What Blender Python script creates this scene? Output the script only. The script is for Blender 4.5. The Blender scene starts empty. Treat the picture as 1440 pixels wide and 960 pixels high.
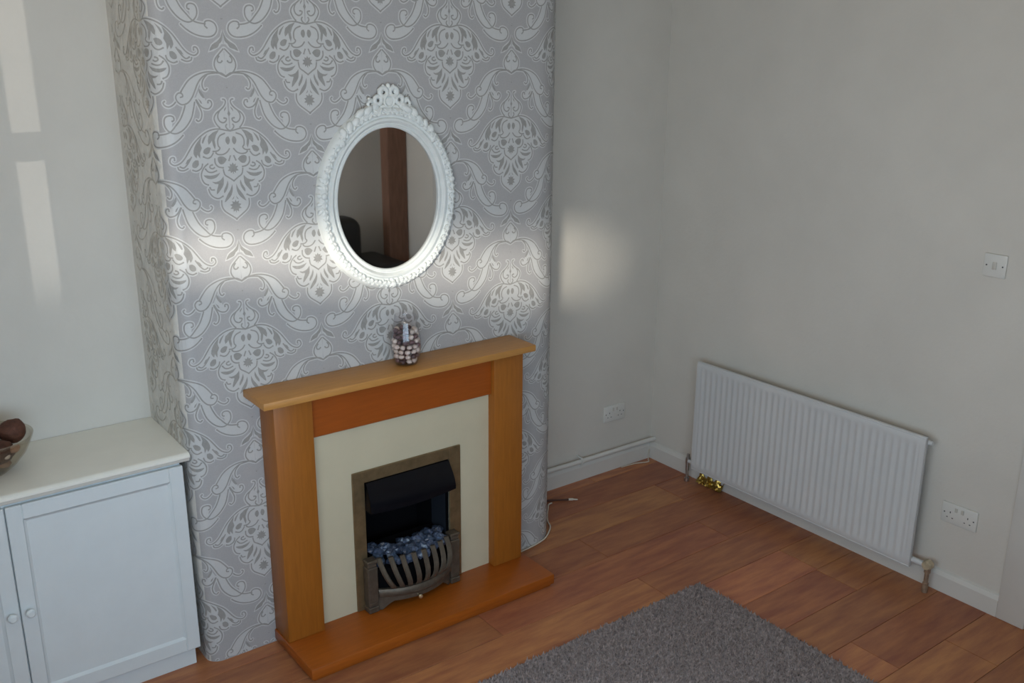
import bpy, bmesh, math, random
from mathutils import Vector, Matrix, noise
from mathutils.geometry import tessellate_polygon
random.seed(7)
SC = bpy.context.scene
COL = SC.collection
PI = math.pi

# ------------------------------------------------------------------ camera
YAW, PITCH, ROLL, FPX = math.radians(36.935), math.radians(16.834), math.radians(0.336), 1356.4
cam_d = bpy.data.cameras.new('camera')
cam = bpy.data.objects.new('camera', cam_d)
COL.objects.link(cam)
cam_d.sensor_width = 36.0
cam_d.lens = FPX / 1440 * 36.0
cam_d.clip_start = 0.02
fw = Vector((math.sin(YAW) * math.cos(PITCH), math.cos(YAW) * math.cos(PITCH), -math.sin(PITCH)))
rt0 = Vector((math.cos(YAW), -math.sin(YAW), 0))
up0 = rt0.cross(fw)
rt = rt0 * math.cos(ROLL) + up0 * math.sin(ROLL)
up = -rt0 * math.sin(ROLL) + up0 * math.cos(ROLL)
M = Matrix((rt, up, -fw)).transposed().to_4x4()
M.translation = Vector((-3.476, -3.406, 2.1))
cam.matrix_world = M
SC.camera = cam

# ------------------------------------------------------------------ world, sun, daylight, exposure
W = bpy.data.worlds.new('daylight')
SC.world = W
W.use_nodes = True
W.node_tree.nodes['Background'].inputs[0].default_value = (0.62, 0.74, 0.95, 1)
W.node_tree.nodes['Background'].inputs[1].default_value = 1.2

def look_rot(d):
    return Vector(d).to_track_quat('-Z', 'Y').to_euler()

sun_d = bpy.data.lights.new('sun', 'SUN')
sun_d.energy = 4.2
sun_d.angle = math.radians(5.0)
sun_d.color = (1.0, 0.93, 0.80)
sun = bpy.data.objects.new('sun', sun_d)
COL.objects.link(sun)
sun.location = (-9, -8, 4)
sun.rotation_euler = look_rot((1, 1, -0.18))

# daylight coming through the added net curtain of the window in the left wall
win_d = bpy.data.lights.new('window_daylight', 'AREA')
win_d.shape = 'RECTANGLE'
win_d.size, win_d.size_y = 1.60, 0.70
win_d.energy = 15
win_d.color = (0.57, 0.79, 1.0)
win = bpy.data.objects.new('window_daylight', win_d)
COL.objects.link(win)
win.location = (-3.50, -2.45, 1.22)
win_d.spread = math.radians(150)
win.rotation_euler = look_rot((1, 0.45, -0.05))

# daylight through an unseen window in the rear wall, left of and behind the camera
win2_d = bpy.data.lights.new('rear_window_daylight', 'AREA')
win2_d.shape = 'RECTANGLE'
win2_d.size, win2_d.size_y = 1.25, 0.95
win2_d.energy = 20
win2_d.color = (0.57, 0.79, 1.0)
win2 = bpy.data.objects.new('rear_window_daylight', win2_d)
COL.objects.link(win2)
win2.location = (-2.75, -3.585, 1.25)
win2_d.spread = math.radians(150)
win2.rotation_euler = look_rot((0, 1, -0.05))
# added warm fill lamp beside the blind, aimed up at the ceiling
bg_d = bpy.data.lights.new('warm_upward_fill', 'AREA')
bg_d.shape = 'RECTANGLE'
bg_d.size, bg_d.size_y = 1.80, 0.28
bg_d.energy = 23
bg_d.color = (1.0, 0.865, 0.69)
bg = bpy.data.objects.new('warm_upward_fill', bg_d)
COL.objects.link(bg)
bg.location = (-3.64, -2.48, 1.96)
bg.rotation_euler = look_rot((1, 0.1, 0.75))
# added spot outside the rear window, casting two pale patches on the alcove wall
gl_d = bpy.data.lights.new('added_patch_spot', 'SPOT')
gl_d.energy = 460
gl_d.spot_size = math.radians(10.5)
gl_d.spot_blend = 0.5
gl_d.shadow_soft_size = 0.005
gl_d.color = (1.0, 0.96, 0.88)
gl = bpy.data.objects.new('added_patch_spot', gl_d)
COL.objects.link(gl)
gl.location = (-2.70, -8.0, 0.4)
gl.rotation_euler = look_rot((-0.14, 8.0, 1.58))
SC.cycles.max_bounces = 8
SC.cycles.diffuse_bounces = 4
SC.cycles.glossy_bounces = 4
SC.cycles.transmission_bounces = 8
SC.cycles.caustics_reflective = False
SC.cycles.caustics_refractive = False

SC.view_settings.view_transform = 'Standard'
SC.view_settings.look = 'None'
SC.view_settings.gamma = 1.0
SC.view_settings.use_curve_mapping = False
SC.view_settings.exposure = 0.0

# ------------------------------------------------------------------ materials
def mat(name, col, rough=0.5, metal=0.0, noise_amt=0.0, noise_scale=20.0, stretch=(1, 1, 1), bump=0.0,
        bump_scale=200.0, spec=0.5, trans=0.0, ior=1.45, coat=0.0, rand=0.0, col2=None, coords='Object'):
    m = bpy.data.materials.new(name)
    m.use_nodes = True
    nt = m.node_tree
    b = nt.nodes['Principled BSDF']
    b.inputs['Base Color'].default_value = (*col, 1)
    b.inputs['Roughness'].default_value = rough
    b.inputs['Metallic'].default_value = metal
    b.inputs['Specular IOR Level'].default_value = spec
    b.inputs['Transmission Weight'].default_value = trans
    b.inputs['IOR'].default_value = ior
    b.inputs['Coat Weight'].default_value = coat
    tc = nt.nodes.new('ShaderNodeTexCoord')
    mp = nt.nodes.new('ShaderNodeMapping')
    mp.inputs['Scale'].default_value = stretch
    nt.links.new(tc.outputs[coords], mp.inputs[0])
    oi = nt.nodes.new('ShaderNodeObjectInfo')
    if rand:
        ad = nt.nodes.new('ShaderNodeVectorMath'); ad.operation = 'ADD'
        sc_ = nt.nodes.new('ShaderNodeVectorMath'); sc_.operation = 'SCALE'
        sc_.inputs[0].default_value = (13.0, 29.0, 7.0)
        nt.links.new(oi.outputs['Random'], sc_.inputs['Scale'])
        nt.links.new(tc.outputs[coords], ad.inputs[0]); nt.links.new(sc_.outputs[0], ad.inputs[1])
        nt.links.new(ad.outputs[0], mp.inputs[0])
    out = None
    if noise_amt or col2:
        nz = nt.nodes.new('ShaderNodeTexNoise')
        nz.inputs['Scale'].default_value = noise_scale
        nz.inputs['Detail'].default_value = 6
        nz.inputs['Roughness'].default_value = 0.6
        nt.links.new(mp.outputs[0], nz.inputs['Vector'])
        rp = nt.nodes.new('ShaderNodeValToRGB')
        c2 = col2 if col2 else tuple(c * (1 - noise_amt) for c in col)
        c1 = col if col2 else tuple(min(1, c * (1 + noise_amt)) for c in col)
        rp.color_ramp.elements[0].position = 0.32
        rp.color_ramp.elements[1].position = 0.68
        rp.color_ramp.elements[0].color = (*c2, 1)
        rp.color_ramp.elements[1].color = (*c1, 1)
        nt.links.new(nz.outputs['Fac'], rp.inputs[0])
        out = rp.outputs[0]
    if rand:
        hs = nt.nodes.new('ShaderNodeHueSaturation')
        mr = nt.nodes.new('ShaderNodeMapRange')
        mr.inputs[3].default_value = 1 - rand
        mr.inputs[4].default_value = 1 + rand
        nt.links.new(oi.outputs['Random'], mr.inputs[0])
        nt.links.new(mr.outputs[0], hs.inputs['Value'])
        fm = nt.nodes.new('ShaderNodeMath'); fm.operation = 'MULTIPLY'; fm.inputs[1].default_value = 17.3
        fr_ = nt.nodes.new('ShaderNodeMath'); fr_.operation = 'FRACT'
        mh = nt.nodes.new('ShaderNodeMapRange'); mh.inputs[3].default_value = 0.494; mh.inputs[4].default_value = 0.507
        nt.links.new(oi.outputs['Random'], fm.inputs[0]); nt.links.new(fm.outputs[0], fr_.inputs[0]); nt.links.new(fr_.outputs[0], mh.inputs[0])
        nt.links.new(mh.outputs[0], hs.inputs['Hue'])
        if out: nt.links.new(out, hs.inputs['Color'])
        else: hs.inputs['Color'].default_value = (*col, 1)
        out = hs.outputs[0]
    if out: nt.links.new(out, b.inputs['Base Color'])
    if bump:
        n2 = nt.nodes.new('ShaderNodeTexNoise')
        n2.inputs['Scale'].default_value = bump_scale
        n2.inputs['Detail'].default_value = 4
        nt.links.new(mp.outputs[0], n2.inputs['Vector'])
        bp = nt.nodes.new('ShaderNodeBump')
        bp.inputs['Strength'].default_value = bump
        bp.inputs['Distance'].default_value = 0.004
        nt.links.new(n2.outputs['Fac'], bp.inputs['Height'])
        nt.links.new(bp.outputs[0], b.inputs['Normal'])
    return m

MT = {}
MT['wall'] = mat('painted_plaster', (0.66, 0.63, 0.575), 0.75, noise_amt=0.03, noise_scale=3, bump=0.25, bump_scale=60)
MT['ceil'] = mat('ceiling_paint', (0.84, 0.82, 0.78), 0.8, bump=0.15, bump_scale=80)
MT['gloss'] = mat('white_gloss_paint', (0.67, 0.655, 0.615), 0.38, noise_amt=0.02, noise_scale=8, bump=0.06, bump_scale=120)
MT['cab'] = mat('satin_white_cabinet_paint', (0.70, 0.745, 0.755), 0.38, noise_amt=0.02, noise_scale=10, bump=0.04, bump_scale=150)
MT['paper'] = mat('wallpaper_ground', (0.415, 0.402, 0.402), 0.55, noise_amt=0.04, noise_scale=240, bump=0.10, bump_scale=500)
MT['paper_light'] = mat('wallpaper_pearl_print', (0.575, 0.572, 0.565), 0.40, noise_amt=0.02, noise_scale=120)
MT['paper_line'] = mat('wallpaper_line_print', (0.325, 0.315, 0.30), 0.5, noise_amt=0.08, noise_scale=60)
MT['cab_top'] = mat('cream_white_board_paint', (0.86, 0.84, 0.76), 0.34, noise_amt=0.02, noise_scale=10)
MT['overpaint'] = mat('worn_paint_over_paper', (0.70, 0.675, 0.625), 0.6, noise_amt=0.08, noise_scale=22, bump=0.6, bump_scale=45)
MT['worn_line'] = mat('worn_print', (0.54, 0.50, 0.44), 0.6, noise_amt=0.2, noise_scale=40)
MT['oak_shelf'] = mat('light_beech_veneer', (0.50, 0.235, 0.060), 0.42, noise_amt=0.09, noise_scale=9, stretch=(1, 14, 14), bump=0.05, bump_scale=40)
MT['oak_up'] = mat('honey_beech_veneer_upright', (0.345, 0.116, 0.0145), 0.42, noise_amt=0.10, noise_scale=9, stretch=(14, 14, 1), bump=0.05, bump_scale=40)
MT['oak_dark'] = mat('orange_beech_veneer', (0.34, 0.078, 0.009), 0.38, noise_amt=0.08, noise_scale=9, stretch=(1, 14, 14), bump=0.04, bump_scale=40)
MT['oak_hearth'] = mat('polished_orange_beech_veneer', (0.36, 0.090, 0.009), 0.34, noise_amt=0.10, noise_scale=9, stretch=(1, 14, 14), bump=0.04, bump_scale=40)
MT['cream'] = mat('cream_marble_effect', (0.60, 0.535, 0.385), 0.40, noise_amt=0.03, noise_scale=6)
MT['bronze'] = mat('antique_brass', (0.27, 0.195, 0.105), 0.45, metal=0.75, noise_amt=0.18, noise_scale=25, bump=0.06, bump_scale=200)
MT['pewter'] = mat('dull_bronze_casting', (0.125, 0.10, 0.075), 0.5, metal=0.5, noise_amt=0.2, noise_scale=40, bump=0.12, bump_scale=150)
MT['black'] = mat('black_enamel', (0.004, 0.004, 0.006), 0.25, spec=0.3)
MT['soot'] = mat('matt_black', (0.003, 0.003, 0.004), 0.8, spec=0.1)
MT['steel'] = mat('dark_polished_side', (0.05, 0.06, 0.08), 0.3, metal=0.6)
MT['coal'] = mat('coal_with_blue_light', (0.055, 0.075, 0.12), 0.35, noise_amt=0.6, noise_scale=60, bump=0.5, bump_scale=90, rand=0.5, coat=0.3)  # coal itself is black; the bluish light it reflects is in the colour
MT['brasspol'] = mat('polished_brass', (0.85, 0.74, 0.50), 0.25, metal=0.8)
MT['white_frame'] = mat('white_resin', (0.74, 0.76, 0.74), 0.45, noise_amt=0.03, noise_scale=30, bump=0.15, bump_scale=160)
MT['mirror'] = mat('mirror_silver', (0.88, 0.88, 0.88), 0.02, metal=1)
MT['plank'] = mat('laminate_plank', (0.50, 0.205, 0.083), 0.40, col2=(0.31, 0.105, 0.054), noise_scale=4.5, stretch=(1.0, 6, 1), bump=0.06, bump_scale=60, rand=0.17)
MT['subfloor'] = mat('dark_joint', (0.05, 0.022, 0.012), 0.7)
MT['rad'] = mat('radiator_enamel', (0.64, 0.65, 0.65), 0.35, noise_amt=0.015, noise_scale=10)
MT['plastic'] = mat('white_plastic', (0.70, 0.69, 0.65), 0.32)
MT['plastic_old'] = mat('ivory_plastic', (0.55, 0.53, 0.48), 0.4)
MT['hole'] = mat('dark_slot', (0.10, 0.10, 0.10), 0.6)
MT['chrome'] = mat('worn_chrome', (0.45, 0.44, 0.42), 0.3, metal=0.9, noise_amt=0.2, noise_scale=80)
MT['copper'] = mat('painted_over_copper', (0.33, 0.24, 0.17), 0.45, metal=0.4, noise_amt=0.3, noise_scale=60)
MT['valve'] = mat('yellowed_valve_head', (0.46, 0.38, 0.26), 0.5, noise_amt=0.2, noise_scale=60)
MT['gold'] = mat('gold_foil', (0.42, 0.29, 0.075), 0.3, metal=1, bump=0.3, bump_scale=50)
def thin_glass(name, tint, refl):
    m = bpy.data.materials.new(name); m.use_nodes = True; nt = m.node_tree
    for nd in list(nt.nodes):
        if nd.type == 'BSDF_PRINCIPLED': nt.nodes.remove(nd)
    t = nt.nodes.new('ShaderNodeBsdfTransparent'); t.inputs[0].default_value = (*tint, 1)
    g = nt.nodes.new('ShaderNodeBsdfGlossy'); g.inputs['Roughness'].default_value = 0.04
    fc = nt.nodes.new('ShaderNodeLayerWeight'); fc.inputs[0].default_value = 0.5
    pw_ = nt.nodes.new('ShaderNodeMath'); pw_.operation = 'POWER'; pw_.inputs[1].default_value = 3.5
    lw = nt.nodes.new('ShaderNodeMath'); lw.operation = 'MULTIPLY_ADD'; lw.inputs[1].default_value = refl; lw.inputs[2].default_value = 0.03
    nt.links.new(fc.outputs['Facing'], pw_.inputs[0]); nt.links.new(pw_.outputs[0], lw.inputs[0])
    mx = nt.nodes.new('ShaderNodeMixShader')
    nt.links.new(lw.outputs[0], mx.inputs[0]); nt.links.new(t.outputs[0], mx.inputs[1]); nt.links.new(g.outputs[0], mx.inputs[2])
    nt.links.new(mx.outputs[0], nt.nodes['Material Output'].inputs[0])
    return m
MT['glass'] = thin_glass('clear_glass', (0.975, 0.97, 0.975), 0.5)
MT['smoke_glass'] = thin_glass('tinted_glass', (0.90, 0.87, 0.82), 0.5)
MT['peb_light'] = mat('cream_pebble', (0.66, 0.56, 0.50), 0.45, noise_amt=0.1, noise_scale=60, rand=0.15)
MT['peb_dark'] = mat('plum_pebble', (0.125, 0.075, 0.082), 0.35, noise_amt=0.2, noise_scale=60, rand=0.4)
MT['ball'] = mat('brown_woven_ball', (0.095, 0.038, 0.021), 0.75, noise_amt=0.35, noise_scale=50, bump=0.7, bump_scale=120, rand=0.25)
MT['petal'] = mat('dried_tan_petal', (0.30, 0.16, 0.10), 0.7, noise_amt=0.2, noise_scale=40, rand=0.3)
MT['cord'] = mat('white_cord', (0.62, 0.55, 0.46), 0.5)
MT['brown_cord'] = mat('brown_cord', (0.075, 0.028, 0.016), 0.5)
MT['rug'] = mat('grey_rug_pile', (0.30, 0.26, 0.255), 0.9, noise_amt=0.35, noise_scale=55)
MT['rug2'] = mat('grey_rug_tufts', (0.42, 0.345, 0.325), 0.9, col2=(0.13, 0.105, 0.10), noise_scale=70)
MT['post'] = mat('brown_stained_timber', (0.22, 0.115, 0.075), 0.6, noise_amt=0.2, noise_scale=8, stretch=(8, 8, 1))
MT['leather'] = mat('black_leather', (0.012, 0.011, 0.011), 0.45, bump=0.2, bump_scale=90)
MT['net'] = mat('added_net_curtain', (0.85, 0.87, 0.9), 0.8)
MT['blind'] = mat('added_blind_cloth', (0.55, 0.5, 0.44), 0.8)

# ------------------------------------------------------------------ helpers
class MB:
    def __init__(s): s.v = []; s.f = []
    def add(s, vs, fs):
        n = len(s.v); s.v += [tuple(v) for v in vs]; s.f += [tuple(i + n for i in f) for f in fs]; return s
    def box(s, x0, x1, y0, y1, z0, z1):
        return s.add([(x0,y0,z0),(x1,y0,z0),(x1,y1,z0),(x0,y1,z0),(x0,y0,z1),(x1,y0,z1),(x1,y1,z1),(x0,y1,z1)],
                     [(0,3,2,1),(4,5,6,7),(0,1,5,4),(1,2,6,5),(2,3,7,6),(3,0,4,7)])
    def bbox(s, x0, x1, y0, y1, z0, z1, bev=0.004, seg=2):
        bm = bmesh.new()
        bmesh.ops.create_cube(bm, size=1)
        for v in bm.verts:
            v.co = Vector(((x0+x1)/2 + v.co.x*(x1-x0), (y0+y1)/2 + v.co.y*(y1-y0), (z0+z1)/2 + v.co.z*(z1-z0)))
        bev = min(bev, 0.45*min(abs(x1-x0), abs(y1-y0), abs(z1-z0)))
        bmesh.ops.bevel(bm, geom=list(bm.edges), offset=bev, segments=seg, affect='EDGES', profile=0.5)
        return s.bm(bm)
    def bm(s, bm):
        bm.verts.index_update()
        s.add([v.co[:] for v in bm.verts], [[v.index for v in f.verts] for f in bm.faces]); bm.free(); return s
    def tube(s, pts, r, n=8, caps=True):
        pts = [Vector(p) for p in pts]
        rs = r if isinstance(r, (list, tuple)) else [r]*len(pts)
        prev = None; rings = []
        for i, p in enumerate(pts):
            t = (pts[min(i+1, len(pts)-1)] - pts[max(i-1, 0)]).normalized()
            if prev is None:
                a = Vector((0,0,1)) if abs(t.z) < 0.9 else Vector((1,0,0))
                u = t.cross(a).normalized()
            else:
                u = (prev - t*prev.dot(t)).normalized()
            prev = u; w = t.cross(u)
            rings.append([p + (u*math.cos(2*PI*k/n) + w*math.sin(2*PI*k/n))*rs[i] for k in range(n)])
        vs = [v for ring in rings for v in ring]
        fs = [(i*n+k, i*n+(k+1)%n, (i+1)*n+(k+1)%n, (i+1)*n+k) for i in range(len(rings)-1) for k in range(n)]
        if caps: fs += [tuple(reversed(range(n))), tuple((len(rings)-1)*n+k for k in range(n))]
        return s.add(vs, fs)
    def lathe(s, prof, c, n=32, axis='z'):
        vs = []
        for r, h in prof:
            for k in range(n):
                a = 2*PI*k/n; p, q = r*math.cos(a), r*math.sin(a)
                vs.append({'z':(c[0]+p,c[1]+q,c[2]+h), 'y':(c[0]+p,c[1]+h,c[2]+q), 'x':(c[0]+h,c[1]+p,c[2]+q)}[axis])
        fs = [(i*n+k, i*n+(k+1)%n, (i+1)*n+(k+1)%n, (i+1)*n+k) for i in range(len(prof)-1) for k in range(n)]
        if prof[0][0] > 1e-5: fs.append(tuple(range(n)))
        if prof[-1][0] > 1e-5: fs.append(tuple(reversed([(len(prof)-1)*n+k for k in range(n)])))
        return s.add(vs, fs)
    def ellip(s, c, r, rot=None, sub=1, jit=0.0, seed=0):
        bm = bmesh.new(); bmesh.ops.create_icosphere(bm, subdivisions=sub, radius=1)
        for v in bm.verts:
            k = 1 + jit*noise.noise(v.co*1.7 + Vector((seed*3.1, seed*1.7, seed)))
            p = Vector((v.co.x*r[0], v.co.y*r[1], v.co.z*r[2]))*k
            if rot is not None: p = rot @ p
            v.co = p + Vector(c)
        return s.bm(bm)

def add_props(o, label=None, cat=None, group=None, kind=None):
    if label: o['label'] = label
    if cat: o['category'] = cat
    if group: o['group'] = group
    if kind: o['kind'] = kind
    return o

def obj(name, mb, m, parent=None, smooth=False, label=None, cat=None, group=None, kind=None, recenter=True):
    vs = mb.v
    lo = Vector([min(v[i] for v in vs) for i in range(3)]); hi = Vector([max(v[i] for v in vs) for i in range(3)])
    c = (lo + hi)/2 if recenter else Vector((0,0,0))
    me = bpy.data.meshes.new(name)
    me.from_pydata([(v[0]-c.x, v[1]-c.y, v[2]-c.z) for v in vs], [], mb.f)
    bm = bmesh.new(); bm.from_mesh(me); bmesh.ops.remove_doubles(bm, verts=bm.verts, dist=1e-6)
    bmesh.ops.recalc_face_normals(bm, faces=bm.faces); bm.to_mesh(me); bm.free()
    me.materials.append(m)
    if smooth:
        for p in me.polygons: p.use_smooth = True
        if smooth != 'all': me.set_sharp_from_angle(angle=math.radians(40))
    o = bpy.data.objects.new(name, me); COL.objects.link(o)
    o.location = c
    if parent:
        p = parent; off = Vector((0,0,0))
        while p: off += p.location; p = p.parent
        o.parent = parent; o.location = c - off
    return add_props(o, label, cat, group, kind)

def thing(name, loc, label, cat, group=None, kind=None):
    e = bpy.data.objects.new(name, None); COL.objects.link(e); e.location = loc; e.empty_display_size = 0.05
    return add_props(e, label, cat, group, kind)

def catmull(pts, k=4):
    n = len(pts)
    if n < 3: return [tuple(p) for p in pts]
    out = []
    for i in range(n-1):
        p0, p1, p2, p3 = pts[max(i-1,0)], pts[i], pts[i+1], pts[min(i+2,n-1)]
        for j in range(k):
            t = j/k
            out.append(tuple(0.5*((2*b)+(c-a)*t+(2*a-5*b+4*c-d)*t*t+(-a+3*b-3*c+d)*t**3) for a,b,c,d in zip(p0,p1,p2,p3)))
    out.append(tuple(pts[-1])); return out

# ------------------------------------------------------------------ room shell
XR, XL, YB, ZC = 0.02, -3.68, -3.62, 2.62
T = 0.12
struct = dict(kind='structure')
obj('wall_far', MB().box(XL-T, XR+T, 0, T, -0.05, ZC+T), MT['wall'], label='plain off-white alcove walls behind the chimney breast', **struct)
# right wall with a doorway
DY0, DY1, DZ = -2.85, -2.025, 2.02
w = MB()
w.box(XR, XR+T, DY1, T, -0.05, ZC+T); w.box(XR, XR+T, YB-T, DY0, -0.05, ZC+T); w.box(XR, XR+T, DY0, DY1, DZ, ZC+T)
obj('wall_right', w, MT['wall'], label='plain off-white wall carrying the radiator', **struct)
KX0, KX1, KZ0, KZ1 = -3.42, -2.08, 0.74, 1.76
w = MB()
w.box(XL-T, KX0, YB-T, YB, -0.05, ZC+T); w.box(KX1, XR+T, YB-T, YB, -0.05, ZC+T)
w.box(KX0, KX1, YB-T, YB, -0.05, KZ0); w.box(KX0, KX1, YB-T, YB, KZ1, ZC+T)
obj('wall_back', w, MT['wall'], label='plain off-white wall seen in the mirror', **struct)
# left wall with the window opening
WY0, WY1, WZ0, WZ1 = -3.42, -1.55, 0.86, 2.10
w = MB()
w.box(XL-T, XL, WY1, T, -0.05, ZC+T); w.box(XL-T, XL, YB-T, WY0, -0.05, ZC+T)
w.box(XL-T, XL, WY0, WY1, -0.05, WZ0); w.box(XL-T, XL, WY0, WY1, WZ1, ZC+T)
obj('wall_left', w, MT['wall'], label='plain off-white window wall', **struct)
obj('ceiling', MB().box(XL-T, XR+T, YB-T, T, ZC, ZC+T), MT['ceil'], label='white painted ceiling', **struct)

# floor: dark bed with separate laminate planks
fl = obj('floor', MB().box(XL-T, XR+T, YB-T, T, -0.06, -0.009), MT['subfloor'], label='brown laminate plank floor', **struct)
joints = {1:[-1.3], 2:[-0.22,-1.45], 3:[-0.90,-2.1], 4:[-0.34,-1.61,-2.8], 5:[-0.918,-2.1], 6:[-0.25,-1.5,-2.7], 7:[-0.26,-1.5,-2.7], 8:[-0.75,-1.95,-3.1]}
edges = [0.0] + [-0.08-0.2*k for k in range(18)] + [YB]
rr = random.Random(3)
for k in range(len(edges)-1):
    y1, y0 = edges[k], edges[k+1]
    if y1-y0 < 0.02: continue
    js = joints.get(k)
    if js is None:
        a = -rr.uniform(0.2, 1.2); js = []
        while a > XL+0.1: js.append(a); a -= 1.25
    xs = [XR] + js + [XL]
    for x1, x0 in zip(xs[:-1], xs[1:]):
        g = 0.0009
        h = 0.0004*rr.random()
        b = 0.0022
        m = MB()
        X0, X1, Y0, Y1 = x0+g, x1-g, y0+g, y1-g
        m.add([(X0,Y0,-0.009),(X1,Y0,-0.009),(X1,Y1,-0.009),(X0,Y1,-0.009),
               (X0,Y0,-b/2),(X1,Y0,-b/2),(X1,Y1,-b/2),(X0,Y1,-b/2),
               (X0+b,Y0+b,h),(X1-b,Y0+b,h),(X1-b,Y1-b,h),(X0+b,Y1-b,h)],
              [(0,3,2,1),(0,1,5,4),(1,2,6,5),(2,3,7,6),(3,0,4,7),(4,5,9,8),(5,6,10,9),(6,7,11,10),(7,4,8,11),(8,9,10,11)])
        obj('plank', m, MT['plank'], fl)

# ---- chimney breast with wallpaper print
BX0, BX1, BY = -2.555, -0.935, -0.41
RL, RR = 0.05, 0.175
UL, UR = BX0+RL, BX1-RR              # ends of the flat front, u == x there
HX0, HX1, HZ0, HZ1 = -1.965, -1.592, 0.05, 0.60   # recess for the fire
def wrap(u, off=0.0):
    if u < UL:
        d = UL-u; q = RL*PI/2
        if d <= q:
            a = d/RL; return (UL-(RL+off)*math.sin(a), BY+RL-(RL+off)*math.cos(a))
        return (BX0-off, BY+RL+(d-q))
    if u > UR:
        d = u-UR; q = RR*PI/2
        if d <= q:
            a = d/RR; return (UR+(RR+off)*math.sin(a), BY+RR-(RR+off)*math.cos(a))
        return (BX1+off, BY+RR+(d-q))
    return (u, BY-off)
U0 = UL-RL*PI/2-(-BY-RL); U1 = UR+RR*PI/2+(-BY-RR)
us = [U0] + [UL-RL*PI/2*(1-i/10) for i in range(11)] + [HX0, HX1] + [UR+RR*PI/2*i/20 for i in range(21)] + [U1]
m = MB()
zs = [-0.02, HZ0, HZ1, ZC+0.05]
vs = []; fs = []
for u in us:
    x, y = wrap(u)
    for z in zs: vs.append((x, y, z))
nz = len(zs)
for i in range(len(us)-1):
    for j in range(nz-1):
        if us[i] == HX0 and j == 1: continue
        fs.append((i*nz+j, (i+1)*nz+j, (i+1)*nz+j+1, i*nz+j+1))
m.add(vs, fs)
nret = 1
breast = obj('wall_chimney_breast', m, MT['paper'], smooth=True, recenter=False, label='chimney breast papered in silver grey damask wallpaper', kind='structure')

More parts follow.
